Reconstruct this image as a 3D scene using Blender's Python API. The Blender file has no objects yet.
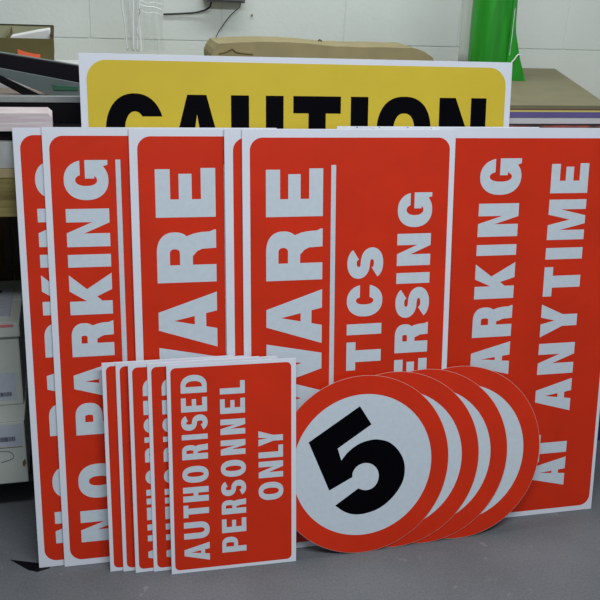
import bpy, bmesh, math, random
from mathutils import Vector, Matrix, Euler
from mathutils.geometry import tessellate_polygon
random.seed(7)
D = bpy.data
C = bpy.context.scene.collection
R = math.radians
S = bpy.context.scene
S.view_settings.view_transform = 'Standard'
S.view_settings.look = 'None'
S.view_settings.gamma = 1
S.view_settings.use_curve_mapping = False
S.view_settings.exposure = 0.0

# ------------------------------------------------------------------ materials
def lin(c):
    return tuple(((x / 255) / 12.92 if x / 255 <= .04045 else ((x / 255 + .055) / 1.055) ** 2.4) for x in c)

def mat(name, rgb, rough=.6, spec=.5, metal=0, noise=0, scale=8, bump=0, bscale=60, rgb2=None, alpha=1, trans=0, coat=0, stretch=None, emit=None):
    m = D.materials.new(name); m.use_nodes = True
    n = m.node_tree.nodes; l = m.node_tree.links
    b = n['Principled BSDF']
    col = lin(rgb)
    b.inputs['Base Color'].default_value = (*col, 1)
    b.inputs['Roughness'].default_value = rough
    b.inputs['Specular IOR Level'].default_value = spec
    b.inputs['Metallic'].default_value = metal
    b.inputs['Coat Weight'].default_value = coat
    b.inputs['Alpha'].default_value = alpha
    b.inputs['Transmission Weight'].default_value = trans
    tc = n.new('ShaderNodeTexCoord')
    vec = tc.outputs['Object']
    if stretch:
        mp = n.new('ShaderNodeMapping'); mp.inputs['Scale'].default_value = stretch
        l.new(vec, mp.inputs['Vector']); vec = mp.outputs['Vector']
    if noise or rgb2:
        t = n.new('ShaderNodeTexNoise'); t.inputs['Scale'].default_value = scale; t.inputs['Detail'].default_value = 6
        l.new(vec, t.inputs['Vector'])
        r = n.new('ShaderNodeValToRGB')
        c2 = lin(rgb2) if rgb2 else tuple(x * (1 - noise) for x in col)
        r.color_ramp.elements[0].position = .35; r.color_ramp.elements[0].color = (*c2, 1)
        r.color_ramp.elements[1].position = .65; r.color_ramp.elements[1].color = (*col, 1)
        l.new(t.outputs['Fac'], r.inputs['Fac']); l.new(r.outputs['Color'], b.inputs['Base Color'])
    if bump:
        t = n.new('ShaderNodeTexNoise'); t.inputs['Scale'].default_value = bscale; t.inputs['Detail'].default_value = 4
        l.new(vec, t.inputs['Vector'])
        bp = n.new('ShaderNodeBump'); bp.inputs['Strength'].default_value = bump; bp.inputs['Distance'].default_value = .004
        l.new(t.outputs['Fac'], bp.inputs['Height']); l.new(bp.outputs['Normal'], b.inputs['Normal'])
    return m

WHITE = mat('white_board', (220, 225, 234), .45, .3, noise=.04, scale=5)
FILM = mat('reflective_white_film', (200, 212, 220), .42, .35, noise=.05, scale=60)
REDM = mat('red_vinyl', (210, 47, 15), .40, .25, noise=.10, scale=6)
YEL = mat('yellow_vinyl', (212, 187, 54), .45, .25, noise=.05, scale=7)
BLK = mat('black_vinyl', (2, 2, 6), .6, .05)
DISC = mat('disc_edge', (215, 170, 160), .4, .4)
BENCHTOP = mat('bench_wood', (136, 128, 80), .7, .2, rgb2=(100, 88, 52), scale=5, stretch=(1, 1, 14), bump=.2)
BENCHTOP_TOP = mat('bench_ply', (160, 146, 108), .7, .3, noise=.2, scale=6)
DARKSTEEL = mat('dark_steel', (36, 36, 40), .5, .5)
BROWNBD = mat('brown_board', (104, 92, 82), .8, .2, rgb2=(80, 70, 62), scale=9, stretch=(6, 1, 1))
CARD = mat('cardboard', (160, 148, 112), .85, .2, noise=.12, scale=14)
CARDO = mat('olive_cardboard', (96, 90, 56), .85, .2, noise=.15, scale=12)
CARDTOP = mat('grey_brown_board', (118, 113, 88), .8, .25, noise=.1, scale=10)
CARDEDGE = mat('corrugated_edge', (120, 108, 76), .9, .2, noise=.3, scale=80)
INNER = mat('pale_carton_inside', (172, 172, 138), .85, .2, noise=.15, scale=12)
RIM = mat('rim_dark_brown', (66, 60, 44), .9, .1)  # dark brown of the carton's top rim
PAPER = mat('paper_stack', (214, 208, 206), .8, .2, rgb2=(196, 180, 184), scale=10, stretch=(1, 1, 30))
PAPERW = mat('white_paper', (222, 224, 222), .75, .2, noise=.05, scale=9)
GREYBOX = mat('grey_carton', (168, 172, 168), .8, .2, noise=.15, scale=20)
WCARTON = mat('white_carton', (196, 202, 194), .75, .25, noise=.12, scale=7)
LABEL = mat('shipping_label', (186, 192, 204), .6, .3, noise=.08, scale=25)
INK = mat('label_ink', (70, 76, 100), .7, .3)
REDTAPE = mat('pink_tape', (206, 120, 124), .6, .3)
BLACKP = mat('black_plastic', (8, 6, 12), .5, .2, noise=.2, scale=8)
BLACKB = mat('black_beam', (7, 3, 14), .45, .25)
ALU = mat('brushed_aluminium', (150, 156, 154), .4, .5, metal=.4, noise=.1, scale=30)
GREYSH = mat('grey_plastic_sheet', (98, 110, 108), .45, .5, noise=.15, scale=9)
TAN = mat('tan_board', (150, 136, 128), .8, .3, noise=.15, scale=9)
DGREEN = mat('dark_green_tag', (48, 96, 72), .6, .3)
ORANGE = mat('orange_tape', (232, 102, 64), .5, .4, noise=.1, scale=30)
GREEN = mat('green_film', (38, 152, 38), .4, .4, rgb2=(28, 126, 28), scale=7, stretch=(5, 5, .4))
GREYDEV = mat('grey_plastic', (96, 98, 104), .5, .5)
CABLE = mat('black_cable', (20, 22, 26), .5, .5)
PURPLE = mat('purple_sheet', (104, 92, 148), .5, .4, noise=.1, scale=9)
YELSH = mat('yellow_sheet', (206, 196, 112), .6, .3)
PINKSH = mat('brown_red_sheet', (150, 96, 82), .6, .3)
WSHEET = mat('white_acrylic', (206, 206, 208), .4, .5, noise=.08, scale=6)
DSHEET = mat('charcoal_sheet', (58, 50, 56), .5, .5)
PATTERN = mat('patterned_print', (176, 92, 76), .55, .4, rgb2=(70, 66, 62), scale=26)
BLUE = mat('dark_blue_plastic', (44, 50, 96), .5, .4)

def film_material():
    m = D.materials.new('clear_polythene'); m.use_nodes = True
    n = m.node_tree.nodes; l = m.node_tree.links
    out = n['Material Output']; n.remove(n['Principled BSDF'])
    tr = n.new('ShaderNodeBsdfTransparent'); tr.inputs['Color'].default_value = (.95, .96, .96, 1)
    gl = n.new('ShaderNodeBsdfGlossy'); gl.inputs['Roughness'].default_value = .18
    df = n.new('ShaderNodeBsdfDiffuse'); df.inputs['Color'].default_value = (.93, .94, .94, 1)
    fr = n.new('ShaderNodeValue'); fr.outputs[0].default_value = .10
    mx = n.new('ShaderNodeMixShader'); mx2 = n.new('ShaderNodeMixShader')
    lw = n.new('ShaderNodeLayerWeight'); lw.inputs['Blend'].default_value = .35
    mr = n.new('ShaderNodeMapRange'); mr.inputs['To Min'].default_value = .10; mr.inputs['From Min'].default_value = .15; mr.inputs['From Max'].default_value = .8; mr.inputs['To Max'].default_value = .9
    l.new(lw.outputs['Facing'], mr.inputs['Value']); l.new(mr.outputs['Result'], mx2.inputs['Fac'])
    l.new(tr.outputs[0], mx2.inputs[1]); l.new(df.outputs[0], mx2.inputs[2])
    l.new(fr.outputs[0], mx.inputs['Fac']); l.new(mx2.outputs[0], mx.inputs[1]); l.new(gl.outputs[0], mx.inputs[2])
    l.new(mx.outputs[0], out.inputs['Surface'])
    return m
POLY = film_material()

FOLDGLINT = mat('polythene_fold_glint', (236, 242, 242), .2, .6, alpha=.85)  # near-white, puts the film's bright glints into the colour of folds and creases
def wall_material():
    m = mat('painted_block', (218, 226, 222), .6, .35, noise=.05, scale=3, bump=0)
    n = m.node_tree.nodes; l = m.node_tree.links
    b = n['Principled BSDF']
    t = n.new('ShaderNodeTexNoise'); t.inputs['Scale'].default_value = 70; t.inputs['Detail'].default_value = 5
    tc = n.new('ShaderNodeTexCoord'); l.new(tc.outputs['Object'], t.inputs['Vector'])
    bp = n.new('ShaderNodeBump'); bp.inputs['Strength'].default_value = .2; bp.inputs['Distance'].default_value = .004
    l.new(t.outputs['Fac'], bp.inputs['Height']); l.new(bp.outputs['Normal'], b.inputs['Normal'])
    return m
WALLM = wall_material()
MORTAR = mat('painted_mortar', (204, 212, 207), .7, .3)

def floor_material():
    m = mat('painted_concrete_floor', (108, 111, 115), .5, .3, rgb2=(97, 101, 104), scale=3)
    n = m.node_tree.nodes; l = m.node_tree.links; b = n['Principled BSDF']
    tc = n.new('ShaderNodeTexCoord')
    t = n.new('ShaderNodeTexNoise'); t.inputs['Scale'].default_value = 160; t.inputs['Detail'].default_value = 4
    l.new(tc.outputs['Object'], t.inputs['Vector'])
    src = b.inputs['Base Color'].links[0].from_socket
    r = n.new('ShaderNodeValToRGB'); r.color_ramp.elements[0].position = .3; r.color_ramp.elements[0].color = (.82, .82, .82, 1)
    r.color_ramp.elements[1].position = .7; r.color_ramp.elements[1].color = (1.12, 1.12, 1.12, 1)
    l.new(t.outputs['Fac'], r.inputs['Fac'])
    mx = n.new('ShaderNodeMix'); mx.data_type = 'RGBA'; mx.blend_type = 'MULTIPLY'; mx.inputs['Factor'].default_value = 1
    l.new(src, mx.inputs['A']); l.new(r.outputs['Color'], mx.inputs['B'])
    # pale scuffs
    v = n.new('ShaderNodeTexNoise'); v.inputs['Scale'].default_value = 9; v.inputs['Detail'].default_value = 8; v.inputs['Distortion'].default_value = 2.5
    l.new(tc.outputs['Object'], v.inputs['Vector'])
    r2 = n.new('ShaderNodeValToRGB'); r2.color_ramp.elements[0].position = .66; r2.color_ramp.elements[0].color = (0, 0, 0, 1)
    r2.color_ramp.elements[1].position = .72; r2.color_ramp.elements[1].color = (.35, .35, .35, 1)
    l.new(v.outputs['Fac'], r2.inputs['Fac'])
    mx2 = n.new('ShaderNodeMix'); mx2.data_type = 'RGBA'
    l.new(r2.outputs['Color'], mx2.inputs['Factor']); l.new(mx.outputs['Result'], mx2.inputs['A'])
    mx2.inputs['B'].default_value = (*lin((150, 150, 152)), 1)
    l.new(mx2.outputs['Result'], b.inputs['Base Color'])
    bp = n.new('ShaderNodeBump'); bp.inputs['Strength'].default_value = .12; bp.inputs['Distance'].default_value = .002
    l.new(t.outputs['Fac'], bp.inputs['Height']); l.new(bp.outputs['Normal'], b.inputs['Normal'])
    return m
FLOORM = floor_material()

# ------------------------------------------------------------------ helpers
def link(name, bm, m, parent=None, smooth=False, bevel=0):
    me = D.meshes.new(name)
    bmesh.ops.recalc_face_normals(bm, faces=bm.faces)
    bm.to_mesh(me); bm.free()
    me.materials.append(m)
    if smooth:
        for p in me.polygons: p.use_smooth = True
    o = D.objects.new(name, me); C.objects.link(o)
    if parent: o.parent = parent
    if bevel:
        b = o.modifiers.new('bevel', 'BEVEL'); b.width = bevel; b.segments = 2; b.limit_method = 'ANGLE'
    return o

def tag(o, label, cat, group=None, kind=None):
    o['label'] = label; o['category'] = cat
    if group: o['group'] = group
    if kind: o['kind'] = kind
    return o

def empty(name, loc, rot=(0, 0, 0)):
    o = D.objects.new(name, None); C.objects.link(o); o.empty_display_size = .05
    o.location = loc; o.rotation_euler = rot
    return o

def structure(o):
    o['kind'] = 'structure'; return o

def add_box(bm, x0, x1, y0, y1, z0, z1, M=None):
    vs = [bm.verts.new(Vector((x, y, z)) if M is None else M @ Vector((x, y, z))) for z in (z0, z1) for y in (y0, y1) for x in (x0, x1)]
    for f in ((0, 2, 3, 1), (4, 5, 7, 6), (0, 1, 5, 4), (2, 6, 7, 3), (0, 4, 6, 2), (1, 3, 7, 5)):
        bm.faces.new([vs[i] for i in f])

def add_prism(bm, outer, holes, z0, z1, M=None):
    """a flat shape (with holes) in XY, extruded from z0 to z1"""
    loops = [outer] + list(holes)
    flat = [p for lp in loops for p in lp]
    tris = tessellate_polygon([[Vector((p[0], p[1], 0)) for p in lp] for lp in loops])
    def V(p, z):
        v = Vector((p[0], p[1], z)); return bm.verts.new(v if M is None else M @ v)
    top = [V(p, z1) for p in flat]; bot = [V(p, z0) for p in flat]
    for t in tris:
        try:
            bm.faces.new([top[i] for i in t]); bm.faces.new([bot[i] for i in reversed(t)])
        except ValueError:
            pass
    k = 0
    for lp in loops:
        n = len(lp)
        for i in range(n):
            a, b = k + i, k + (i + 1) % n
            try: bm.faces.new((top[a], top[b], bot[b], bot[a]))
            except ValueError: pass
        k += n

def tube(bm, pts, r, seg=8, M=None):
    pts = [Vector(p) for p in pts]; rings = []
    for i, p in enumerate(pts):
        t = (pts[min(i + 1, len(pts) - 1)] - pts[max(i - 1, 0)]).normalized()
        a = t.cross(Vector((0, 0, 1)))
        if a.length < .05: a = t.cross(Vector((1, 0, 0)))
        a.normalize(); b = t.cross(a)
        rings.append([bm.verts.new((p + a * r * math.cos(k * 2 * math.pi / seg) + b * r * math.sin(k * 2 * math.pi / seg)) if M is None else M @ (p + a * r * math.cos(k * 2 * math.pi / seg) + b * r * math.sin(k * 2 * math.pi / seg))) for k in range(seg)])
    for r0, r1 in zip(rings, rings[1:]):
        for k in range(seg): bm.faces.new((r0[k], r0[(k + 1) % seg], r1[(k + 1) % seg], r1[k]))
    bm.faces.new(rings[0]); bm.faces.new(list(reversed(rings[-1])))

def smooth_pts(pts, n=6, closed=False):
    out = []; N = len(pts); P = [Vector(p) for p in pts]
    rng = range(N if closed else N - 1)
    for i in rng:
        g = (lambda k: P[k % N]) if closed else (lambda k: P[max(0, min(N - 1, k))])
        p0, p1, p2, p3 = g(i - 1), g(i), g(i + 1), g(i + 2)
        for j in range(n):
            t = j / n
            out.append(.5 * ((2 * p1) + (-p0 + p2) * t + (2 * p0 - 5 * p1 + 4 * p2 - p3) * t * t + (-p0 + 3 * p1 - 3 * p2 + p3) * t ** 3))
    if not closed: out.append(P[-1])
    return out

# ------------------------------------------------------------------ lettering (heavy grotesque capitals, cap height 1)
def ell(cx, cy, rx, ry, a0, a1, n=14):
    return [(cx + rx * math.cos(R(a0 + (a1 - a0) * i / n)), cy + ry * math.sin(R(a0 + (a1 - a0) * i / n))) for i in range(n + 1)]

def sup(cx, cy, rx, ry, a0, a1, n=40, e=2.35):
    out = []
    for i in range(n + 1):
        a = R(a0 + (a1 - a0) * i / n); c, s = math.cos(a), math.sin(a)
        out.append((cx + rx * math.copysign(abs(c) ** (2 / e), c), cy + ry * math.copysign(abs(s) ** (2 / e), s)))
    return out

def stroke(path, s, h):
    L, Rr = [], []
    for i, p in enumerate(path):
        a = path[max(0, i - 1)]; b = path[min(len(path) - 1, i + 1)]
        tx, ty = b[0] - a[0], b[1] - a[1]; q = math.hypot(tx, ty) or 1; tx /= q; ty /= q
        w = .5 * math.sqrt((h * tx) ** 2 + (s * ty) ** 2)
        L.append((p[0] - ty * w, p[1] + tx * w)); Rr.append((p[0] + ty * w, p[1] - tx * w))
    return L + Rr[::-1]

def glyph(ch, w, s, h):
    m = w / 2
    if ch == 'I': return [([(0, 0), (w, 0), (w, 1), (0, 1)], [])]
    if ch == 'T': return [([(m - s / 2, 0), (m + s / 2, 0), (m + s / 2, 1 - h), (w, 1 - h), (w, 1), (0, 1), (0, 1 - h), (m - s / 2, 1 - h)], [])]
    if ch == 'L': return [([(0, 0), (w, 0), (w, h), (s, h), (s, 1), (0, 1)], [])]
    if ch == 'H': return [([(0, 0), (s, 0), (s, .5 - h / 2), (w - s, .5 - h / 2), (w - s, 0), (w, 0), (w, 1), (w - s, 1), (w - s, .5 + h / 2), (s, .5 + h / 2), (s, 1), (0, 1)], [])]
    if ch == 'E': return [([(0, 0), (w, 0), (w, h), (s, h), (s, .5 - h * .42), (w * .885, .5 - h * .42), (w * .885, .5 + h * .46), (s, .5 + h * .46), (s, 1 - h), (w * .98, 1 - h), (w * .98, 1), (0, 1)], [])]
    if ch == 'N': return [([(0, 0), (s * .96, 0), (s * .96, .6), (w - s, 0), (w, 0), (w, 1), (w - s * .96, 1), (w - s * .96, .4), (s, 1), (0, 1)], [])]
    if ch == 'M': return [([(0, 0), (.8 * s, 0), (.8 * s, .68), (m - .33 * s, 0), (m + .33 * s, 0), (w - .8 * s, .68), (w - .8 * s, 0), (w, 0), (w, 1), (w - 1.22 * s, 1), (m, .42), (1.22 * s, 1), (0, 1)], [])]
    if ch == 'W': return [([(0, 1), (.25 * w - .48 * s, 0), (.25 * w + .48 * s, 0), (m, .66), (.75 * w - .48 * s, 0), (.75 * w + .48 * s, 0), (w, 1), (w - .95 * s, 1), (.75 * w - .02, .36), (m + .42 * s, 1), (m - .42 * s, 1), (.25 * w + .02, .36), (.95 * s, 1)], [])]
    if ch == 'K': return [([(0, 0), (s, 0), (s, .24), (s + .11 * w, .36), (w - 1.2 * s, 0), (w, 0), (w * .62, .59), (w * .97, 1), (w - 1.28 * s, 1), (s, .6), (s, 1), (0, 1)], [])]
    if ch == 'Y': return [([(0, 1), (m - s / 2, .4), (m - s / 2, 0), (m + s / 2, 0), (m + s / 2, .4), (w, 1), (w - 1.12 * s, 1), (m, .62), (1.12 * s, 1)], [])]
    if ch == 'A':
        t = s * .52; lw = 1.1 * s; yt = .74; k = (m - lw) / yt; c0, c1 = .19, .19 + h * .8
        xl = lambda y: lw + k * y
        return [([(0, 0), (lw, 0), (xl(c0), c0), (w - xl(c0), c0), (w - lw, 0), (w, 0), (m + t, 1), (m - t, 1)],
                 [[(xl(c1), c1), (m, yt), (w - xl(c1), c1)]])]
    if ch == 'O': return [(sup(m, .5, m, .51, 0, 350), [sup(m, .5, m - s, .51 - h, 0, 350)])]
    if ch == 'U':
        return [([(0, 1)] + sup(m, .38, m, .39, 180, 360, 24) + [(w, 1), (w - s, 1)] + sup(m, .39, m - s, .39 - h, 360, 180, 24) + [(s, 1)], [])]
    if ch == 'D':
        rx = w * .6
        return [([(0, 0)] + sup(w - rx, .5, rx, .5, -90, 90, 26, 2.2) + [(0, 1)], [[(s, h)] + sup(w - rx, .5, rx - s, .5 - h, -90, 90, 24, 2.2) + [(s, 1 - h)]])]
    if ch in 'PR':
        yb = .35 if ch == 'P' else .40
        bw = w if ch == 'P' else w * .96; rx = bw * .42; cy = (1 + yb) / 2; ry = (1 - yb) / 2
        ho = [(s, yb + h * .88)] + sup(bw - rx, cy, max(.04, rx - s * .95), ry - h * .88, -90, 90, 20) + [(s, 1 - h * .88)]
        out = [([(0, 0), (s, 0), (s, yb)] + sup(bw - rx, cy, rx, ry, -90, 90, 26) + [(0, 1)], [ho])]
        if ch == 'R':
            out.append(([(w * .45, yb + .02), (w * .45, yb + h * .7), (w * .86, yb + h * .62), (w * .93, .38), (w * .955, .26), (w * .965, .1), (w, .035), (w, 0), (w - s * 1.04, 0), (w - s * 1.08, .24), (w - s * 1.2, yb - .08), (w * .5, yb)], []))
        return out
    if ch == 'B':
        r1 = w * .42; r2 = w * .38; x2 = w * .96
        return [([(0, 0)] + sup(w - r1, .275, r1, .275, -90, 62, 20) + sup(x2 - r2, .77, r2, .23, -50, 90, 18) + [(0, 1)],
                 [[(s, h * .85)] + sup(w - r1, .29, max(.04, r1 - s * .9), .29 - h * .85, -90, 90, 16) + [(s, .58 - h * .85)],
                  [(s, .60)] + sup(x2 - r2, .725, max(.03, r2 - s * .9), .09, -90, 90, 12) + [(s, .815)]])]
    if ch in 'CG':
        yc = .71 if s < .27 else .64
        ang = lambda y, ry: math.degrees(math.asin((abs(y - .5) / ry) ** 1.1))
        a1, a2 = ang(yc, .51), ang(yc, .51 - h)
        if ch == 'C': return [(sup(m, .5, m, .51, a1, 360 - a1, 44, 2.2) + sup(m, .5, m - s, .51 - h, 360 - a2, a2, 40, 2.2), [])]
        return [(sup(m, .5, m, .51, a1, 322, 44, 2.2) + sup(m, .5, m - s, .51 - h, 322, a2, 40, 2.2), []),
                ([(w * .54, .525), (w, .525), (w, 0), (w - .11, 0), (w - .15, .12), (w - s, .2), (w - s, .525 - h * .82), (w * .54, .525 - h * .82)], [])]
    if ch == 'S':
        hh = h * 1.02; ry = (.51 - hh / 2) / 2; rx = m - s * .46
        up = sup(m, .5 + ry, rx * .96, ry, 22, 252, 26, 2.2)
        dn = sup(m, .5 - ry, rx, ry, 72, -158, 26, 2.2)
        return [(stroke(up + dn, s, hh), [])]
    raise ValueError(ch)

def lettering(parent, name, items, s0, s1, stem, hor, z, m, reading='up'):
    words = [[items[0]]]; seq = sorted(items, key=lambda q: q[1]); words = [[seq[0]]]
    for q in seq[1:]:
        if q[1] - words[-1][-1][2] > .30 * (s1 - s0): words.append([q])
        else: words[-1].append(q)
    for wd in words: word(parent, name, wd, s0, s1, stem, hor, z, m, reading)

def word(parent, name, items, s0, s1, stem, hor, z, m, reading='up'):
    """items: (char, t0, t1) along the reading direction; s0..s1 the cap height across it"""
    bm = bmesh.new(); cap = s1 - s0
    for ch, t0, t1 in items:
        w = (t1 - t0) / cap
        for k, (outer, holes) in enumerate(glyph(ch, w, min(stem, w), hor)):
            if reading == 'up': f = lambda p: (s1 - p[1] * cap, t0 - .0018 + p[0] * cap)
            else: f = lambda p: (t0 + p[0] * cap, s0 + p[1] * cap)
            add_prism(bm, [f(p) for p in outer], [[f(p) for p in hl] for hl in holes], 0, z + k * .00006)
    return link(name, bm, m, parent)

def rrect(x0, x1, y0, y1, r, n=10):
    o = []
    for cx, cy, a in ((x1 - r, y1 - r, 0), (x0 + r, y1 - r, 90), (x0 + r, y0 + r, 180), (x1 - r, y0 + r, 270)):
        o += [(cx + r * math.cos(R(a + 90 * i / n)), cy + r * math.sin(R(a + 90 * i / n))) for i in range(n + 1)]
    return o

# ------------------------------------------------------------------ the setting
YAW = R(15.5)
BM = Matrix.Rotation(YAW, 4, 'Z')          # bench and wall frame: x along the wall, y away from the viewer
def in_room(o):
    o.rotation_euler = (0, 0, YAW); return o
def room_empty(name, x, y, z, rz=0):
    v = BM @ Vector((x, y, z))
    return empty(name, v, (0, 0, YAW + rz))

bm = bmesh.new(); add_box(bm, -4, 5, -2.5, 3.6, -.1, 0)
structure(in_room(link('floor', bm, FLOORM)))

# painted blockwork: a backing wall with single blocks standing proud of recessed mortar
WY = 3.4
root = in_room(link('wall_back', (lambda b: (add_box(b, -3, 5, WY + .0018, WY + .2, 0, 3.0), b)[1])(bmesh.new()), MORTAR)); structure(root)
bm = bmesh.new(); bl, bh = .484, .215
row = 0; z = 1.279 - 6 * bh + .015
z0 = 1.279 - 5 * bh
for row in range(-5, 8):
    zz = 1.279 + row * bh
    off = 1.548 if row % 2 == 0 else 1.548 + bl / 2
    k = math.floor((-3 - off) / bl)
    while off + k * bl < 5:
        xa, xb = max(-3, off + k * bl + .003), min(5, off + (k + 1) * bl - .003)
        za, zb = max(0, zz + .003), min(3, zz + bh - .003)
        if xb - xa > .02 and zb - za > .02:
            o_ = [(p[0], p[1]) for p in rrect(xa, xb, za, zb, .006, 2)]
            vs = [bm.verts.new((p[0], WY, p[1])) for p in o_]
            vb = [bm.verts.new((p[0] + (.002 if p[0] > (xa + xb) / 2 else -.002), WY + .0022, p[1])) for p in o_]
            bm.faces.new(vs)
            for i in range(len(vs)):
                j = (i + 1) % len(vs); bm.faces.new((vs[i], vs[j], vb[j], vb[i]))
        k += 1
structure(link('blockwork', bm, WALLM, root))

bm = bmesh.new(); add_box(bm, -1.42, -1.30, .9, WY - .002, 0.0005, 3.0)
structure(in_room(link('shade_wall_left', bm, mat('shade_wall_grey', (84, 88, 86), .7, .3, noise=.1, scale=4))))  # unseen wall, added to darken the left side of the room

# ------------------------------------------------------------------ sign boards
def board(name, loc, yaw, lean, w, h, th, base_mat=None):
    e = empty(name, (loc[0], loc[1], th * math.sin(R(lean)) + .0002), (R(90 - lean), 0, R(yaw)))
    bm = bmesh.new(); add_box(bm, 0, w, 0, h, -th, 0)
    link('board', bm, base_mat or WHITE, e, bevel=.0004)
    return e
def panel(parent, name, x0, x1, y0, y1, r, m, z=.00025):
    bm = bmesh.new(); add_prism(bm, rrect(x0, x1, y0, y1, r), [], 0, z)
    return link(name, bm, m, parent)
def rule(parent, x0, x1, y0, y1):
    bm = bmesh.new(); add_box(bm, x0, x1, y0, y1, 0, .0005)
    return link('dividing_line', bm, FILM, parent)

NOPARK = [('G', 1.0165, 1.1180), ('N', .896, .9943), ('I', .8424, .8757), ('K', .716, .8255), ('R', .602, .6970), ('A', .4815, .5835), ('P', .383, .4728), ('O', .1985, .298), ('N', .070, .1625)]
BEWARE = [('E', .9708, 1.0990), ('R', .7965, .9370), ('A', .6155, .7685), ('W', .400, .6195), ('E', .258, .386), ('B', .105, .240)]

def no_parking(loc, yaw, lean, label, hh=1.2):
    b = board('parking_sign', loc, yaw, lean, .6, hh, .003)
    panel(b, 'red_panel', .0165, .584, .0175, 1.177, .034, REDM)
    lettering(b, 'lettering', NOPARK, .0490, .1578, .33, .26, .0005, FILM)
    rule(b, .178, .1905, .083, 1.117)
    return tag(b, label, 'sign')
def beware(loc, yaw, lean, label, extra, hh=1.2):
    b = board('warning_sign', loc, yaw, lean, .6, hh, .003)
    panel(b, 'red_panel', .0205, .584, .0175, 1.1785, .034, REDM)
    lettering(b, 'lettering', BEWARE, .0632, .2205, .30, .245, .0005, FILM)
    rule(b, .2432, .2565, .083, 1.106)
    if extra:
        lettering(b, 'lettering', [('S', .7940, .8794), ('C', .6855, .7763), ('I', .6332, .6643), ('T', .5297, .6119), ('R', .426, .513), ('A', .317, .413)], .2932, .3955, .335, .26, .0005, FILM)
        lettering(b, 'lettering', [('G', .9345, 1.0307), ('N', .8258, .9162), ('I', .7746, .8052), ('S', .6755, .7619), ('R', .5724, .6599), ('E', .4765, .5535), ('V', 0, 0), ('E', .277, .354), ('R', .168, .2555)][0:6], .4368, .5362, .335, .26, .0005, FILM)
        lettering(b, 'lettering', [('E', .277, .354), ('R', .168, .2555)], .4368, .5362, .335, .26, .0005, FILM)
        bm = bmesh.new(); cap = .0982; t0 = .365; s1 = .535
        add_prism(bm, [(s1 - p[1] * cap, t0 + p[0] * cap) for p in [(0, 1), (.36, 0), (.68, 0), (1.04, 1), (.72, 1), (.52, .36), (.32, 1)]], [], 0, .0005)
        link('lettering', bm, FILM, b)
    return tag(b, label, 'sign')

# ============ BOARDS
no_parking((-.6813, 1.9457), 14.866, 10.3945, 'leftmost tall red NO PARKING sign, mostly covered, nearest the white cartons', 1.195)
no_parking((-.6137, 1.9558), 14.284, 10.4729, 'tall red NO PARKING sign second from left, its words and thin white line in view', 1.198)
beware((-.4044, 1.9953), 14.105, 10.8267, 'left red sign with large WARE letters, behind the narrow red strip of another board', False, 1.197)
b = board('warning_sign', (-.1642, 2.0470), 14.421, 10.8196, .6, 1.2, .003)
panel(b, 'red_panel', .0225, .584, .0175, 1.177, .034, REDM)
tag(b, 'red board showing only a narrow plain strip and rounded corner between the two WARE signs', 'sign')
beware((-.1179, 2.0526), 14.57, 10.8158, 'right red sign with large WARE letters, a white line and smaller TICS and ERSING columns', True)
b = board('parking_sign', (.3878, 2.2186), 14.292, 9.665, .6, 1.2, .003)
panel(b, 'red_panel', .018, .5893, .0165, 1.171, .034, REDM)
lettering(b, 'lettering', [('G', 1.0134, 1.1165), ('N', .8932, .9887), ('I', .8380, .8695), ('K', .7094, .8164), ('R', .5931, .6876), ('A', .4745, .5765), ('P', .376, .4655), ('O', .190, .291), ('N', .066, .158)], .1530, .2775, .30, .235, .0005, FILM)
lettering(b, 'lettering', [('E', 1.0155, 1.1015), ('M', .8787, .9970), ('I', .8205, .8546), ('T', .7085, .7973), ('Y', .5830, .6844), ('N', .4653, .5626), ('A', .3435, .4483), ('T', .1795, .2694), ('A', .0955, .1905)], .3735, .4930, .30, .235, .0005, FILM)
tag(b, 'rightmost tall red sign reading PARKING and AT ANYTIME in two columns', 'sign')
b = board('sign_board', (.1247, 2.1624), 14.292, 9.665, .6, 1.2, .003)
panel(b, 'red_panel', .018, .584, .0175, 1.177, .034, REDM)
for x in (.055, .118, .20, .285, .37):
    bm = bmesh.new(); add_box(bm, x, x + .004, 1.1962, 1.1985, 0, .0004)
    link('edge_speck', bm, GREYDEV, b)
tag(b, 'hidden board whose white top edge with dark specks peeps above the right WARE sign', 'sign')
b = board('sign_board', (.2255, 2.1827), 14.292, 9.665, .6, 1.197, .003)
panel(b, 'red_panel', .018, .584, .0175, 1.177, .034, REDM)
tag(b, 'hidden board whose white top edge steps above the PARKING AT ANYTIME sign on the right', 'sign')

# caution board
b = board('caution_sign', (-.5247, 2.0015), 14.298, 10.5084, 1.1855, 1.3764, .003)
panel(b, 'yellow_panel', .0175, 1.168, .0175, 1.3612, .050, YEL)
SY = lambda t: t
lettering(b, 'lettering', [('C', .0605, .2100), ('A', .2185, .3715), ('U', .3847, .5263), ('T', .5530, .6853), ('I', .7134, .7631), ('O', .7880, .9470), ('N', .9705, 1.1115)], 1.0850, 1.2775, .25, .235, .0005, BLK, 'across')
tag(b, 'large yellow CAUTION board with white border standing behind all the red signs', 'sign')

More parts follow.
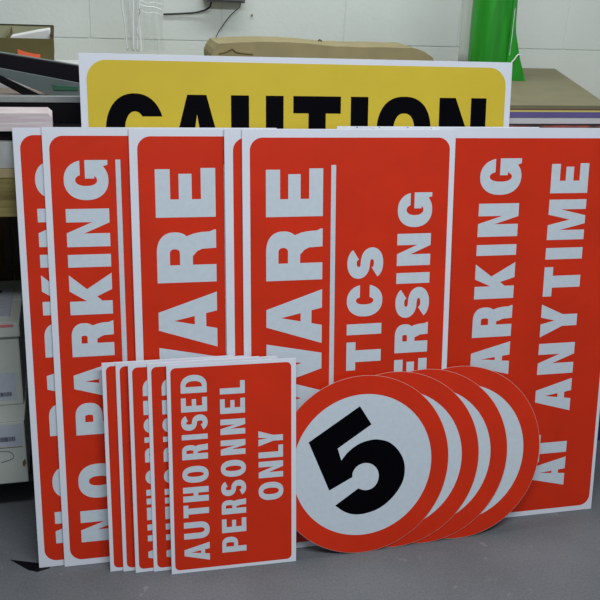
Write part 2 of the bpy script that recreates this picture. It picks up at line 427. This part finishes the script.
# small notices
def small_notice(loc, yaw, lean, label, dt=-.009):
    b = board('notice_sign', (loc[0], loc[1]), yaw, lean, .353, .5967, .0022)
    panel(b, 'red_panel', .0102, .3395, .0100, .5865, .014, REDM)
    sh = lambda L: [(c, p - .0008 + dt, q + .0008 + dt) for c, p, q in L]
    lettering(b, 'lettering', sh([('D', .5181, .5664), ('E', .4654, .5039), ('S', .4137, .4548), ('I', .3875, .4005), ('R', .3310, .3725), ('O', .2645, .3105), ('H', .2098, .2505), ('T', .1640, .1985), ('U', .1015, .1490), ('A', .0350, .0865)]), .0365, .1065, .242, .188, .0005, FILM)
    lettering(b, 'lettering', sh([('L', .5090, .5440), ('E', .4540, .4945), ('N', .3945, .4365), ('N', .3360, .3770), ('O', .2725, .3190), ('S', .2175, .2595), ('R', .1640, .2050), ('E', .1095, .1490), ('P', .0515, .0950)]), .1417, .2100, .242, .188, .0005, FILM)
    lettering(b, 'lettering', sh([('Y', .3540, .3960), ('L', .3190, .3530), ('N', .2610, .3070), ('O', .1950, .2460)]), .2464, .3155, .242, .188, .0005, FILM)
    return tag(b, label, 'sign', 'authorised personnel notices stacked in front')
small_notice((-.3145, 1.9476), 13.879, 12.4063, 'front red AUTHORISED PERSONNEL ONLY notice, all its words in view', 0)
small_notice((-.3655, 1.955), 14.818, 11.3449, 'second small red notice, directly behind the fully visible AUTHORISED PERSONNEL ONLY one')
small_notice((-.4144, 1.9462), 14.8185, 11.3453, 'middle one of the five small red notices, letter edges just showing')
small_notice((-.4489, 1.9491), 14.3217, 11.467, 'second from left of the five small red notices, a narrow red strip in view')
small_notice((-.4841, 1.9458), 14.6164, 11.3145, 'leftmost and rearmost small red notice, against the NO PARKING sign')

# round 5 signs
FIVE = {'a': [(-.0101, .4402), (.0247, .3838), (-.0768, .3218), (-.0662, .2850)],
        'outer': [(-.0662, .2850), (-.0444, .3094), (-.0117, .3299), (.0248, .3379), (.0542, .3351), (.0838, .3222), (.11, .2942), (.1252, .2598), (.1255, .2194), (.1107, .1841), (.0808, .1504), (.0436, .1274), (.0028, .1181), (-.0304, .1198), (-.0596, .1320), (-.0850, .1525)],
        'inner': [(-.0156, .1964), (.0028, .1893), (.0212, .1902), (.0375, .2009), (.0463, .2204), (.0448, .2425), (.0322, .2605), (.0138, .2697), (-.0059, .2695), (-.0228, .2604), (-.0323, .2455), (-.0330, .2325)],
        'b': [(-.1027, .1995), (-.1620, .3477)]}
def speed_sign(loc, yaw, lean, label, rot=0):
    Dm = .5288; rad = Dm / 2; ri = .2099; th = .0009
    e = empty('speed_limit_sign', (loc[0], loc[1], th * math.sin(R(lean)) + .0003), (R(90 - lean), 0, R(yaw)))
    cir = lambda r, n=96: [(r * math.cos(2 * math.pi * i / n), rad + r * math.sin(2 * math.pi * i / n)) for i in range(n)]
    bm = bmesh.new(); add_prism(bm, cir(rad), [], -th, 0); link('disc', bm, DISC, e)
    bm = bmesh.new(); add_prism(bm, cir(ri + .001), [], 0, .0002); link('white_face', bm, FILM, e)
    bm = bmesh.new(); add_prism(bm, cir(rad - .0009), [cir(ri)], 0, .0003); link('red_ring', bm, REDM, e)
    pts = [Vector((*p, 0)) for p in FIVE['a'][:-1]] + smooth_pts([(*p, 0) for p in FIVE['outer']], 4) + smooth_pts([(*p, 0) for p in FIVE['inner']], 4) + [Vector((*p, 0)) for p in FIVE['b']]
    bm = bmesh.new(); add_prism(bm, [(p.x, p.y) for p in pts], [], 0, .0005); link('numeral', bm, BLK, e)
    return tag(e, label, 'sign', 'round speed limit signs')
speed_sign((.2233, 2.0885), 15.683, 13.60, 'front round white sign with red ring and a tilted black 5')
speed_sign((.3143, 2.1202), 13.964, 14.13, 'second round red ringed sign, directly behind the one showing the 5')
speed_sign((.4045, 2.1469), 13.994, 14.15, 'third round red ringed sign, between the second and the rearmost disc')
speed_sign((.5120, 2.1780), 14.60, 14.50, 'rearmost and rightmost round red ringed sign, beside the letters AT')

# ------------------------------------------------------------------ workbench
FY = 2.276
bench = room_empty('workbench', .7, 2.8, 0)
def bx(parent, name, m, x0, x1, y0, y1, z0, z1, ox=0, oy=0, oz=0, bevel=.0008):
    bm = bmesh.new(); add_box(bm, x0 - ox, x1 - ox, y0 - oy, y1 - oy, z0 - oz, z1 - oz)
    return link(name, bm, m, parent, bevel=bevel)
bx(bench, 'worktop', BENCHTOP_TOP, -1.0, 2.5, FY, 3.38, 1.048, 1.07, .7, 2.8)
bx(bench, 'front_rail', BENCHTOP, -1.0, 2.5, FY + .002, FY + .04, .945, 1.048, .7, 2.8)
bx(bench, 'back_rail', BENCHTOP, -1.0, 2.5, 3.33, 3.37, .945, 1.048, .7, 2.8)
for x in (-.98, .72, 2.42):
    for y in (FY + .045, 3.25):
        bx(bench, 'leg', BENCHTOP, x, x + .07, y, y + .07, 0, 1.048, .7, 2.8)
bx(bench, 'shade_end_panel', BENCHTOP, -1.0, -.982, FY + .005, 3.32, .0, 1.047, .7, 2.8)  # out of view, added to keep light from the space under the bench
bx(bench, 'lower_shelf', DARKSTEEL, -.9, .70, 2.34, 3.24, .098, .1235, .7, 2.8)
tag(bench, 'wooden workbench with an olive edge behind and above the signs', 'workbench')

def thing(name, m, x0, x1, y0, y1, z0, z1, label, cat, rz=0, group=None, bevel=.001):
    cx, cy = (x0 + x1) / 2, (y0 + y1) / 2
    bm = bmesh.new(); add_box(bm, x0 - cx, x1 - cx, y0 - cy, y1 - cy, 0, z1 - z0)
    o = link(name, bm, m, bevel=bevel)
    v = BM @ Vector((cx, cy, z0)); o.location = v; o.rotation_euler = (0, 0, YAW + rz)
    return tag(o, label, cat, group)

# left end of the bench
thing('storage_box', GREYBOX, -.70, -.05, 2.285, 2.56, 1.0705, 1.137, 'flat grey box on the bench edge at the far left, lowest of the pile', 'box')
tray = room_empty('display_panel', -.3, 2.45, 1.1372)
bx(tray, 'panel', BLACKP, -.85, .20, 2.305, 2.60, 1.1372, 1.164, -.3, 2.45, 1.1372)
bx(tray, 'back_panel', BLACKP, -.85, .20, 2.402, 2.414, 1.164, 1.217, -.3, 2.45, 1.1372)
bx(tray, 'aluminium_edge', ALU, -.85, .20, 2.398, 2.415, 1.217, 1.2335, -.3, 2.45, 1.1372)
tag(tray, 'black panel with a pale aluminium edge strip on the bench at left', 'panel')
ps = room_empty('paper_stack', -.25, 2.34, 1.1645)
bm = bmesh.new()
add_prism(bm, [(-.30, 0), (.213, 0), (.213, .036), (.203, .0455), (-.30, .0455)], [], 0, .085)
for v in bm.verts: v.co = Vector((v.co.x, -.055 + v.co.z, v.co.y))
link('paper', bm, PAPER, ps, bevel=.001)
tag(ps, 'stack of pale pinkish paper on the bench at far left, corner clipped', 'paper')

# boards lying behind, carrying the tan board, grey sheets and beam
thing('board_stack', TAN, -.80, .20, 2.46, 2.62, 1.1645, 1.2190, 'tan boards lying behind the aluminium edge on the bench', 'boards')
def slope_piece(name, m, pts, y0, y1, label, cat, parent=None):
    x0 = pts[0][0]; z0 = min(p[1] for p in pts)
    bm = bmesh.new(); add_prism(bm, [(p[0] - x0, p[1] - z0) for p in pts], [], 0, y1 - y0)
    for v in bm.verts: v.co = Vector((v.co.x, v.co.z, v.co.y))
    o = link(name, bm, m, parent, bevel=.001)
    o.location = BM @ Vector((x0, y0, z0)); o.rotation_euler = (0, 0, YAW)
    return tag(o, label, cat)
slope_piece('plastic_sheet', GREYSH, [(-.80, 1.409), (-.166, 1.290), (.033, 1.2535), (.11, 1.239), (.11, 1.2195), (-.045, 1.2195), (-.168, 1.271), (-.80, 1.40)], 2.50, 2.505, 'slanting grey green plastic sheet beneath the black beam at upper left', 'sheet')
slope_piece('trim_strip', BLACKP, [(-.80, 1.40), (-.167, 1.272), (-.064, 1.2195), (-.110, 1.2195), (-.169, 1.253), (-.80, 1.37)], 2.49, 2.499, 'thin dark strip slanting down to the aluminium edge at the far left', 'strip')
slope_piece('tie_tag', DGREEN, [(-.031, 1.233), (-.035, 1.249), (-.020, 1.246), (.033, 1.243), (.033, 1.233)], 2.4960, 2.4990, 'dark green tag on the grey plastic sheet beside the yellow board', 'tag')
slope_piece('lit_top_strip', GREYSH, [(-.80, 1.4245), (-.164, 1.3295), (.10, 1.2895), (.10, 1.2878), (-.164, 1.3265), (-.80, 1.4215)], 2.511, 2.526, 'thin grey strip painted as the lit top of the black beam at upper left', 'strip')  # light on the beam's top face, put in as a grey strip
slope_piece('beam', BLACKB, [(-.80, 1.4212), (-.164, 1.3263), (.10, 1.2876), (.10, 1.239), (.033, 1.2505), (-.167, 1.2885), (-.80, 1.408)], 2.51, 2.53, 'thick black beam slanting down to the right in front of the open carton', 'beam')

# white sheets under the carton
thing('sheet_stack', WSHEET, -.75, -.032, 2.68, 3.16, 1.0705, 1.2685, 'white sheets stacked on the bench under the open cardboard carton', 'sheets')
thing('sheet_stack', WSHEET, -.030, .12, 2.70, 2.83, 1.0705, 1.2725, 'short white stack right of the open carton, left of the yellow board', 'sheets')
# open carton
X0, X1, Y0, Y1, Z0, Z1 = -.62, -.030, 2.80, 3.10, 1.269, 1.335
car = room_empty('carton', (X0 + X1) / 2, (Y0 + Y1) / 2, Z0)
a = ((X0 + X1) / 2, (Y0 + Y1) / 2, Z0)
bx(car, 'base', CARDO, X0, X1, Y0, Y1, Z0, Z0 + .004, *a)
bx(car, 'front_wall', CARDO, X0, X1, Y0, Y0 + .005, Z0 + .004, Z1 + .001, *a)
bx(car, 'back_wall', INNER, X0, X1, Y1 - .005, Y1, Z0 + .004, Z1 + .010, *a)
bx(car, 'side_wall', CARDO, X1 - .005, X1, Y0 + .005, Y1 - .005, Z0 + .004, Z1 + .008, *a)
bx(car, 'side_wall', CARDO, X0, X0 + .005, Y0 + .005, Y1 - .005, Z0 + .004, Z1 + .008, *a)
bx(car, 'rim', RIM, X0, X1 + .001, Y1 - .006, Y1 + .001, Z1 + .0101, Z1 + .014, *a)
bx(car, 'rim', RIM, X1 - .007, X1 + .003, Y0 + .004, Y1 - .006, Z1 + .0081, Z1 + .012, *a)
bm = bmesh.new(); add_box(bm, -.002, .002, Y0 + .006 - a[1], Y1 - .006 - a[1], .004, Z1 + .006 - Z0)
o = link('divider', bm, CARDEDGE, car); o.location.x = -.1605 - a[0]
tag(car, 'open shallow cardboard carton at upper left holding white paper', 'carton')
pr = room_empty('paper_wad', -.095, 2.90, 1.2735)
bm = bmesh.new(); add_prism(bm, [(-.060, 0), (.056, 0), (.058, .084), (.020, .077), (-.030, .066), (-.058, .060), (-.062, .052)], [], 0, .05)
for v in bm.verts: v.co = Vector((v.co.x, v.co.z - .02, v.co.y))
link('paper', bm, PAPERW, pr, bevel=.004)
tag(pr, 'white papers with a slanting top standing in the open cardboard carton', 'paper')
# orange tape
tp = room_empty('tape_strip', -.10, 2.7985, 1.290)
bm = bmesh.new()
N = 10; prev = None
for i in range(N + 1):
    x = -.033 + .064 * i / N; zc = .0065 - .0135 * math.sin(i / N * math.pi / 2)
    cur = [bm.verts.new((x, dy, zc + dz)) for dy, dz in ((-.001, -.0085), (-.001, .0085), (.001, .0085), (.001, -.0085))]
    if prev:
        for k in range(4): bm.faces.new((prev[k], prev[(k + 1) % 4], cur[(k + 1) % 4], cur[k]))
    else: bm.faces.new(cur)
    prev = cur
bm.faces.new(list(reversed(prev)))
link('tape', bm, ORANGE, tp)
tag(tp, 'short curved orange strip stuck on the front of the open cardboard carton', 'tape')

# flattened cardboard behind the caution board, lying on the sheets
fc = room_empty('cardboard_bundle', .88, 3.03, 1.2362)
def fcp(name, m, prof, y0, y1):
    bm = bmesh.new(); add_prism(bm, [(p[0], p[1]) for p in prof], [], 0, y1 - y0)
    for v in bm.verts: v.co = Vector((v.co.x - .88, y0 - 3.03 + v.co.z, v.co.y - 1.2362))
    return link(name, bm, m, fc)
fcp('sheets', CARD, [(.475, 1.2362), (1.262, 1.2362), (1.262, 1.270), (.472, 1.270)], 2.955, 3.125)
prof = [(.472, 1.2702), (.472, 1.283), (.479, 1.300), (.486, 1.309)]
prof += [(.492 + .034 * i, 1.3185 + .0000 + (.0105 * math.sin(min(1, i / 12) * math.pi)) + random.uniform(-.0012, .0012)) for i in range(21)]
prof += [(1.195, 1.3165), (1.225, 1.306), (1.256, 1.288), (1.262, 1.2702)]
fcp('top_sheets', CARD, prof, 2.948, 3.125)
bm = bmesh.new(); tube(bm, smooth_pts([(-.385, -.084, .050), (-.36, -.0845, .057), (-.34, -.0845, .066), (-.325, -.0845, .056), (-.27, -.084, .051)], 4), .0022, 6)
link('string', bm, CARDEDGE, fc)
bm = bmesh.new(); tube(bm, [(-.04, -.06, .0955), (-.035, -.06, .101), (-.028, -.06, .0955)], .003, 6)
link('tab', bm, CARDO, fc)
tag(fc, 'flattened brown cardboard bundle lying behind the top of the yellow board', 'cardboard')

# right end pile (tops seen)
def layer(name, m, z0, z1, label, cat, x0=.44, xr=1.545, y0=2.302, yb=3.13, skew=.295, dip=0):
    bm = bmesh.new(); n = 12
    zb0 = [];
    fr = [(x0 + (xr - x0) * i / n, y0) for i in range(n + 1)]
    bk = [(x0 + .02 + (xr + skew - x0 - .02) * i / n, yb) for i in range(n + 1)]
    g = {}
    for k, (ra) in enumerate((fr, bk)):
        for i, p in enumerate(ra):
            u = i / n; d = dip * math.sin(u * math.pi * 3) if k == 0 else 0
            for j, z in enumerate((z0, z1)):
                g[k, i, j] = bm.verts.new((p[0] - 1.2, p[1] - 2.7, z - z0 + d * (1 if j else .6)))
    for i in range(n):
        bm.faces.new((g[0, i, 1], g[0, i + 1, 1], g[1, i + 1, 1], g[1, i, 1]))
        bm.faces.new((g[0, i, 0], g[1, i, 0], g[1, i + 1, 0], g[0, i + 1, 0]))
        bm.faces.new((g[0, i, 0], g[0, i + 1, 0], g[0, i + 1, 1], g[0, i, 1]))
        bm.faces.new((g[1, i, 0], g[1, i, 1], g[1, i + 1, 1], g[1, i + 1, 0]))
    bm.faces.new((g[0, 0, 0], g[0, 0, 1], g[1, 0, 1], g[1, 0, 0])); bm.faces.new((g[0, n, 0], g[1, n, 0], g[1, n, 1], g[0, n, 1]))
    o = link(name, bm, m); o.location = BM @ Vector((1.2, 2.7, z0)); o.rotation_euler = (0, 0, YAW)
    return tag(o, label, cat, 'sheets piled on the right end of the bench')
layer('sheet_material', DSHEET, 1.0705, 1.146, 'dark boards at the bottom of the right bench pile', 'boards')
layer('printed_sheet', PATTERN, 1.1465, 1.176, 'reddish mottled printed sheets low in the pile at right', 'sheets', y0=2.295)
layer('sheet_material', DSHEET, 1.1765, 1.181, 'thin charcoal sheet above the reddish printed sheets at right', 'sheet')
layer('sheet_material', WSHEET, 1.1815, 1.200, 'thick white sheet under the purple one in the pile at right', 'sheet', y0=2.300)
layer('sheet_material', PURPLE, 1.2005, 1.2155, 'purple sheet in the middle of the pile at right', 'sheet', y0=2.297)
layer('sheet_material', YELSH, 1.2160, 1.2215, 'thin yellow sheet just below the top brown board at right', 'sheet', y0=2.298)
layer('sheet_material', PINKSH, 1.2218, 1.2245, 'very thin brown red sheet directly under the top board at right', 'sheet', y0=2.297)
layer('board_sheet', CARDTOP, 1.2248, 1.2355, 'large brown board on top of the pile at right, green roll standing on it', 'board', y0=2.295, xr=1.553)

# green roll and clear roll
def roll(name, m, base, topp, r, label, cat, flap=None, seg=40):
    b0 = BM @ Vector(base); t0 = BM @ Vector(topp)
    e = empty(name, b0, (0, 0, YAW))
    bm = bmesh.new(); d = Vector(topp) - Vector(base)
    rings = []
    for i in range(12):
        u = i / 11; rr = r * (1 + .02 * math.sin(u * 9))
        rings.append([bm.verts.new(d * u + Vector((rr * math.cos(2 * math.pi * k / seg), rr * math.sin(2 * math.pi * k / seg), 0))) for k in range(seg)])
    for a_, b_ in zip(rings, rings[1:]):
        for k in range(seg): bm.faces.new((a_[k], a_[(k + 1) % seg], b_[(k + 1) % seg], b_[k]))
    bm.faces.new(rings[0][::-1]); bm.faces.new(rings[-1])
    link('roll', bm, m, e, smooth=False)
    for p in e.children[0].data.polygons: p.use_smooth = len(p.vertices) == 4
    return tag(e, label, cat)
gr = roll('film_roll', GREEN, (1.436, 2.86, 1.2360), (1.425, 2.90, 1.90), .0755, 'upright green roll standing on the brown board behind the yellow sign', 'roll')
bm = bmesh.new(); N = 8; L_ = []
for i in range(N + 1):
    u = i / N
    z = u * .62
    xr_ = .098 - .066 * (1 - (1 - min(1, z / .27)) ** 1.8) - .012 * u
    L_.append([bm.verts.new((.022, -.078 + .02 * u, z)), bm.verts.new((xr_, -.083 + .03 * u, z)),
               bm.verts.new((xr_ + .001, -.080 + .03 * u, z)), bm.verts.new((.022, -.075 + .02 * u, z))])
for a_, b_ in zip(L_, L_[1:]):
    for k in range(4): bm.faces.new((a_[k], a_[(k + 1) % 4], b_[(k + 1) % 4], b_[k]))
bm.faces.new(L_[0][::-1]); bm.faces.new(L_[-1])
link('loose_end', bm, GREEN, gr)
bm = bmesh.new(); tube(bm, smooth_pts([(.034, -.090, .040), (.030, -.091, .058), (.040, -.092, .072), (.052, -.091, .088), (.064, -.088, .086)], 4), .0022, 6)
link('tape', bm, PAPERW, gr)
bm = bmesh.new(); tube(bm, [(.0235, -.086, .085), (.0245, -.084, .13), (.0255, -.080, .18), (.0262, -.076, .235)], .0011, 6)
link('edge_highlight', bm, WHITE, gr)  # thin white line modelled as the highlight down the roll's right edge
WRAP = mat('pale_wrap', (204, 212, 207), .5, .4, rgb2=(196, 203, 199), scale=8, stretch=(6, 6, .4))
roll('wrap_roll', WRAP, (1.468, 3.075, 1.2360), (1.458, 3.12, 1.90), .050, 'pale grey wrapped roll standing behind the left side of the green roll', 'roll')

# polythene sleeve hanging on the wall side
ps = room_empty('polythene_sleeve', .26, 3.15, 1.2690)
bm = bmesh.new(); NZ, NX = 24, 56; grid = []
for j in range(NZ + 1):
    u = j / NZ; row_ = []
    z = u * .36
    for i in range(NX + 1):
        v = i / NX
        xl = -.052 - .018 * u ** 1.5; xr_ = .077 + .004 * u
        x = xl + (xr_ - xl) * v + .003 * math.sin(u * 7 + v * 9)
        glint_fold = .016 * math.exp(-((v - .16) / .05) ** 2) + .02 * math.exp(-((v - .36 + .05 * u) / .05) ** 2)
        y = -glint_fold + .004 * math.sin(v * 30 + 3 * u) + (.006 * math.sin(u * 75 + 5 * v) * max(0, v - .38) * 1.6 * max(0, min(1, (u - .25) * 5)))
        row_.append(bm.verts.new((x, y, z)))
    grid.append(row_)
for j in range(NZ):
    for i in range(NX): bm.faces.new((grid[j][i], grid[j][i + 1], grid[j + 1][i + 1], grid[j + 1][i]))
o = link('film', bm, POLY, ps, smooth=True)
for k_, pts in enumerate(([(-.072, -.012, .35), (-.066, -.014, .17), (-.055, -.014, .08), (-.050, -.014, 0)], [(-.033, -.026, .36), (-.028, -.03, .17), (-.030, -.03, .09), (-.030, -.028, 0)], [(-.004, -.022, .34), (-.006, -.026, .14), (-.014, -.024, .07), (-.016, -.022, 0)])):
    bm = bmesh.new(); tube(bm, smooth_pts(pts, 6), (.0028, .0036, .0030)[k_], 10); link('glint_fold', bm, FOLDGLINT, ps, smooth=True)  # white tubes along the film folds, drawn in as bright glint streaks
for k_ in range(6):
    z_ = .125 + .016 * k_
    bm = bmesh.new(); tube(bm, smooth_pts([(-.004, -.020, z_ + .010), (.02, -.022, z_ + .004 * (k_ % 2)), (.045, -.018, z_ + .003), (.066 + .004 * (k_ % 3), -.014, z_ - .006)], 6), .0014 + .0006 * (k_ % 2), 8); link('crease', bm, FOLDGLINT, ps, smooth=True)
tag(ps, 'crumpled clear polythene sleeve standing upright against the wall at upper left', 'polythene')

# wall socket box with cables
dv = room_empty('cable_box', .583, 3.375, 1.4225)
bx(dv, 'body', GREYDEV, .508, .658, 3.345, 3.3985, 1.4225, 1.56, .583, 3.375, 1.4225, bevel=.004)
bx(dv, 'front_cover', GREYDEV, .516, .650, 3.338, 3.345, 1.43, 1.552, .583, 3.375, 1.4225, bevel=.002)
tag(dv, 'grey electrical box on the wall at the top edge of the picture', 'electrical box')
def cable(name, pts, r, label):
    p0 = pts[0]
    e = room_empty(name, *p0)
    bm = bmesh.new(); tube(bm, smooth_pts([tuple(c - d for c, d in zip(p, p0)) for p in pts], 6), r, 8)
    link('cable', bm, CABLE, e, smooth=True)
    return tag(e, label, 'cable')
cable('power_cable', [(.535, 3.368, 1.4225), (.530, 3.370, 1.405), (.514, 3.38, 1.3925), (.48, 3.388, 1.382), (.438, 3.391, 1.377), (.362, 3.393, 1.3715)], .0034, 'thick black cable curving left from the grey wall box to the polythene')
cable('thin_cable', [(.644, 3.370, 1.4225), (.641, 3.372, 1.407), (.622, 3.38, 1.388), (.599, 3.385, 1.362), (.582, 3.385, 1.338), (.567, 3.38, 1.319), (.549, 3.36, 1.286), (.545, 3.33, 1.262), (.545, 3.32, 1.20), (.52, 3.31, 1.09)], .0016, 'thin dark cable dropping from the wall box to the brown cardboard')
sp = room_empty('wall_plug', .695, 3.399, 1.378)
bm = bmesh.new(); tube(bm, [(0, 0, 0), (0, -.006, 0)], .0035, 10); link('plug', bm, CARDEDGE, sp)
tag(sp, 'tiny brown plug in the wall above the cardboard bundle', 'plug')

# cartons under the bench
def carton_box(x0, x1, y0, y1, z0, z1, label, parts):
    e = room_empty('carton_box', (x0 + x1) / 2, (y0 + y1) / 2, z0)
    a = ((x0 + x1) / 2, (y0 + y1) / 2, z0)
    bx(e, 'body', WCARTON, x0, x1, y0, y1, z0, z1 - .003, *a, bevel=.004)
    bx(e, 'lid_flap', WCARTON, x0, x1 + .001, y0 + .001, (y0 + y1) / 2, z1 - .003, z1, *a, bevel=.001)
    bx(e, 'lid_flap', WCARTON, x0, x1 + .001, (y0 + y1) / 2 + .002, y1, z1 - .003, z1, *a, bevel=.001)
    for nm, m, px0, px1, pz0, pz1, d in parts:
        bx(e, nm, m, px0, px1, y0 - d, y0 + .0005, pz0, pz1, *a, bevel=0)
    return tag(e, label, 'box'), a
def barcode(e, a, x0, x1, z0, z1, y):
    bm = bmesh.new(); x = x0
    while x < x1:
        w = random.choice((.0008, .0012, .002)); add_box(bm, x - a[0], x + w - a[0], y - .0012 - a[1], y - a[1], z0 - a[2], z1 - a[2]); x += w + random.choice((.0008, .0014))
    link('barcode', bm, INK, [c for c in e.children if c.name.startswith('label')][0])
e, a = carton_box(-.62, -.163, 2.30, 2.74, .124, .333, 'white carton at the bottom of the left stack, label and black scrawl on its front',
    [('label', LABEL, -.40, -.172, .250, .322, .0006), ('seam', CARDEDGE, -.62, -.172, .2455, .2475, .0006)])
barcode(e, a, -.235, -.1925, .268, .282, 2.2993)
bm = bmesh.new(); tube(bm, smooth_pts([(-.24 - a[0], 2.2995 - a[1], .236 - a[2]), (-.213 - a[0], 2.2995 - a[1], .234 - a[2]), (-.200 - a[0], 2.2995 - a[1], .222 - a[2]), (-.204 - a[0], 2.2995 - a[1], .208 - a[2]), (-.235 - a[0], 2.2995 - a[1], .199 - a[2])], 5), .0009, 6)
link('pen_mark', bm, INK, e)
bm = bmesh.new(); add_prism(bm, [(-.176, .195), (-.168, .205), (-.1655, .192), (-.171, .178), (-.176, .182)], [], 0, .0006)
for v in bm.verts: v.co = Vector((v.co.x - a[0], 2.2996 - v.co.z - a[1] + .0001, v.co.y - a[2]))
link('tear', bm, CARDEDGE, e)
e, a = carton_box(-.60, -.166, 2.395, 2.75, .3335, .555, 'grey white carton in the middle of the left stack, small barcode on it',
    [('label', LABEL, -.42, -.185, .35, .44, .0006)])
barcode(e, a, -.24, -.197, .364, .377, 2.3943)
e, a = carton_box(-.64, -.161, 2.385, 2.72, .5555, .603, 'shallow white box topping the left stack, pink strip along its rim',
    [('pink_strip', REDTAPE, -.40, -.177, .589, .597, .0012)])
# printed label on top of it
lb = room_empty('paper_leaflet', -.25, 2.52, .6035)
bm = bmesh.new(); add_box(bm, -.12, .062, -.10, .13, 0, .003); link('leaflet', bm, LABEL, lb)
bm = bmesh.new()
for i in range(9): add_box(bm, -.10, .045 - .01 * (i % 3), -.085 + .018 * i, -.081 + .018 * i, .003, .0034)
link('printed_lines', bm, GREYBOX, lb)
bm = bmesh.new(); add_box(bm, .012, .030, .085, .108, .003, .0034); link('printed_mark', bm, INK, lb)
tag(lb, 'printed grey leaflet lying on the topmost white box at left', 'leaflet')

# dark boards standing under the bench
for i, (x0, x1, yy) in enumerate(((-.85, -.215, 3.02), (-.205, .32, 3.03))):
    e = room_empty('plank', (x0 + x1) / 2, yy, .1245); e.rotation_euler = (R(-6), 0, YAW)
    bm = bmesh.new(); add_box(bm, (x0 - x1) / 2, (x1 - x0) / 2, -.009, .009, 0, .80); link('board', bm, BROWNBD, e, bevel=.001)
    tag(e, ('dark brown board standing on the shelf behind the cartons, left one', 'dark brown board standing on the shelf, right of the seam near the cartons')[i], 'board')

# black offcut on the floor
oc = room_empty('plastic_offcut', -.17, 2.075, .0)
bm = bmesh.new(); add_prism(bm, [(-.046, .033), (.030, .004), (.075, .006), (.060, -.024), (.028, -.033), (.004, -.020)], [], .0002, .0012)
link('offcut', bm, BLACKP, oc)
tag(oc, 'flat black plastic offcut on the floor under the leftmost sign corner', 'offcut')

# blue crate under the right side of the bench
x0, x1, y0, y1, z1 = 1.60, 2.15, 2.40, 2.78, .34
e = room_empty('storage_crate', (x0 + x1) / 2, (y0 + y1) / 2, 0)
a = ((x0 + x1) / 2, (y0 + y1) / 2, 0)
bx(e, 'base', BLUE, x0, x1, y0, y1, .001, .012, *a)
for q in ((x0, x1, y0, y0 + .012), (x0, x1, y1 - .012, y1), (x0, x0 + .012, y0 + .012, y1 - .012), (x1 - .012, x1, y0 + .012, y1 - .012)):
    bx(e, 'side_panel', BLUE, *q, .012, z1, *a)
bx(e, 'rim', BLUE, x0 - .012, x1 + .012, y0 - .012, y0, z1 - .03, z1, *a)
tag(e, 'dark blue crate on the floor behind the right edge of the rightmost sign', 'crate')

# ------------------------------------------------------------------ light
def area(name, loc, rot, sx, sy, power, col=(1, .98, .95)):
    l = D.lights.new(name, 'AREA'); l.shape = 'RECTANGLE'; l.size = sx; l.size_y = sy; l.energy = power; l.color = col
    o = D.objects.new(name, l); C.objects.link(o); o.location = loc; o.rotation_euler = rot
    return o
area('ceiling_tube_near', (.5, .5, 3.0), (0, 0, YAW), 2.4, .30, 80, (.93, .96, 1))
area('ceiling_tube_far', (.25, 2.80, 2.9), (0, 0, YAW), 2.4, .30, 25, (.97, 1, .96))
w = D.worlds.new('world'); S.world = w; w.use_nodes = True
w.node_tree.nodes['Background'].inputs[0].default_value = (.86, .93, 1.0, 1)
w.node_tree.nodes['Background'].inputs[1].default_value = .30

# ------------------------------------------------------------------ camera
H, pitch, rollv, fpx = 1.6268, R(22.0155), R(3.0085), 872.4917
fw = Vector((0, math.cos(pitch), -math.sin(pitch))); rt = Vector((1, 0, 0)); up = rt.cross(fw)
r2 = rt * math.cos(rollv) + up * math.sin(rollv); u2 = -rt * math.sin(rollv) + up * math.cos(rollv)
M = Matrix((r2, u2, -fw)).transposed().to_4x4(); M.translation = Vector((0, 0, H))
cd = D.cameras.new('camera'); cam = D.objects.new('camera', cd); C.objects.link(cam)
cam.matrix_world = M; cd.sensor_width = 36; cd.lens = fpx * 36 / 600; cd.clip_start = .05
S.camera = cam
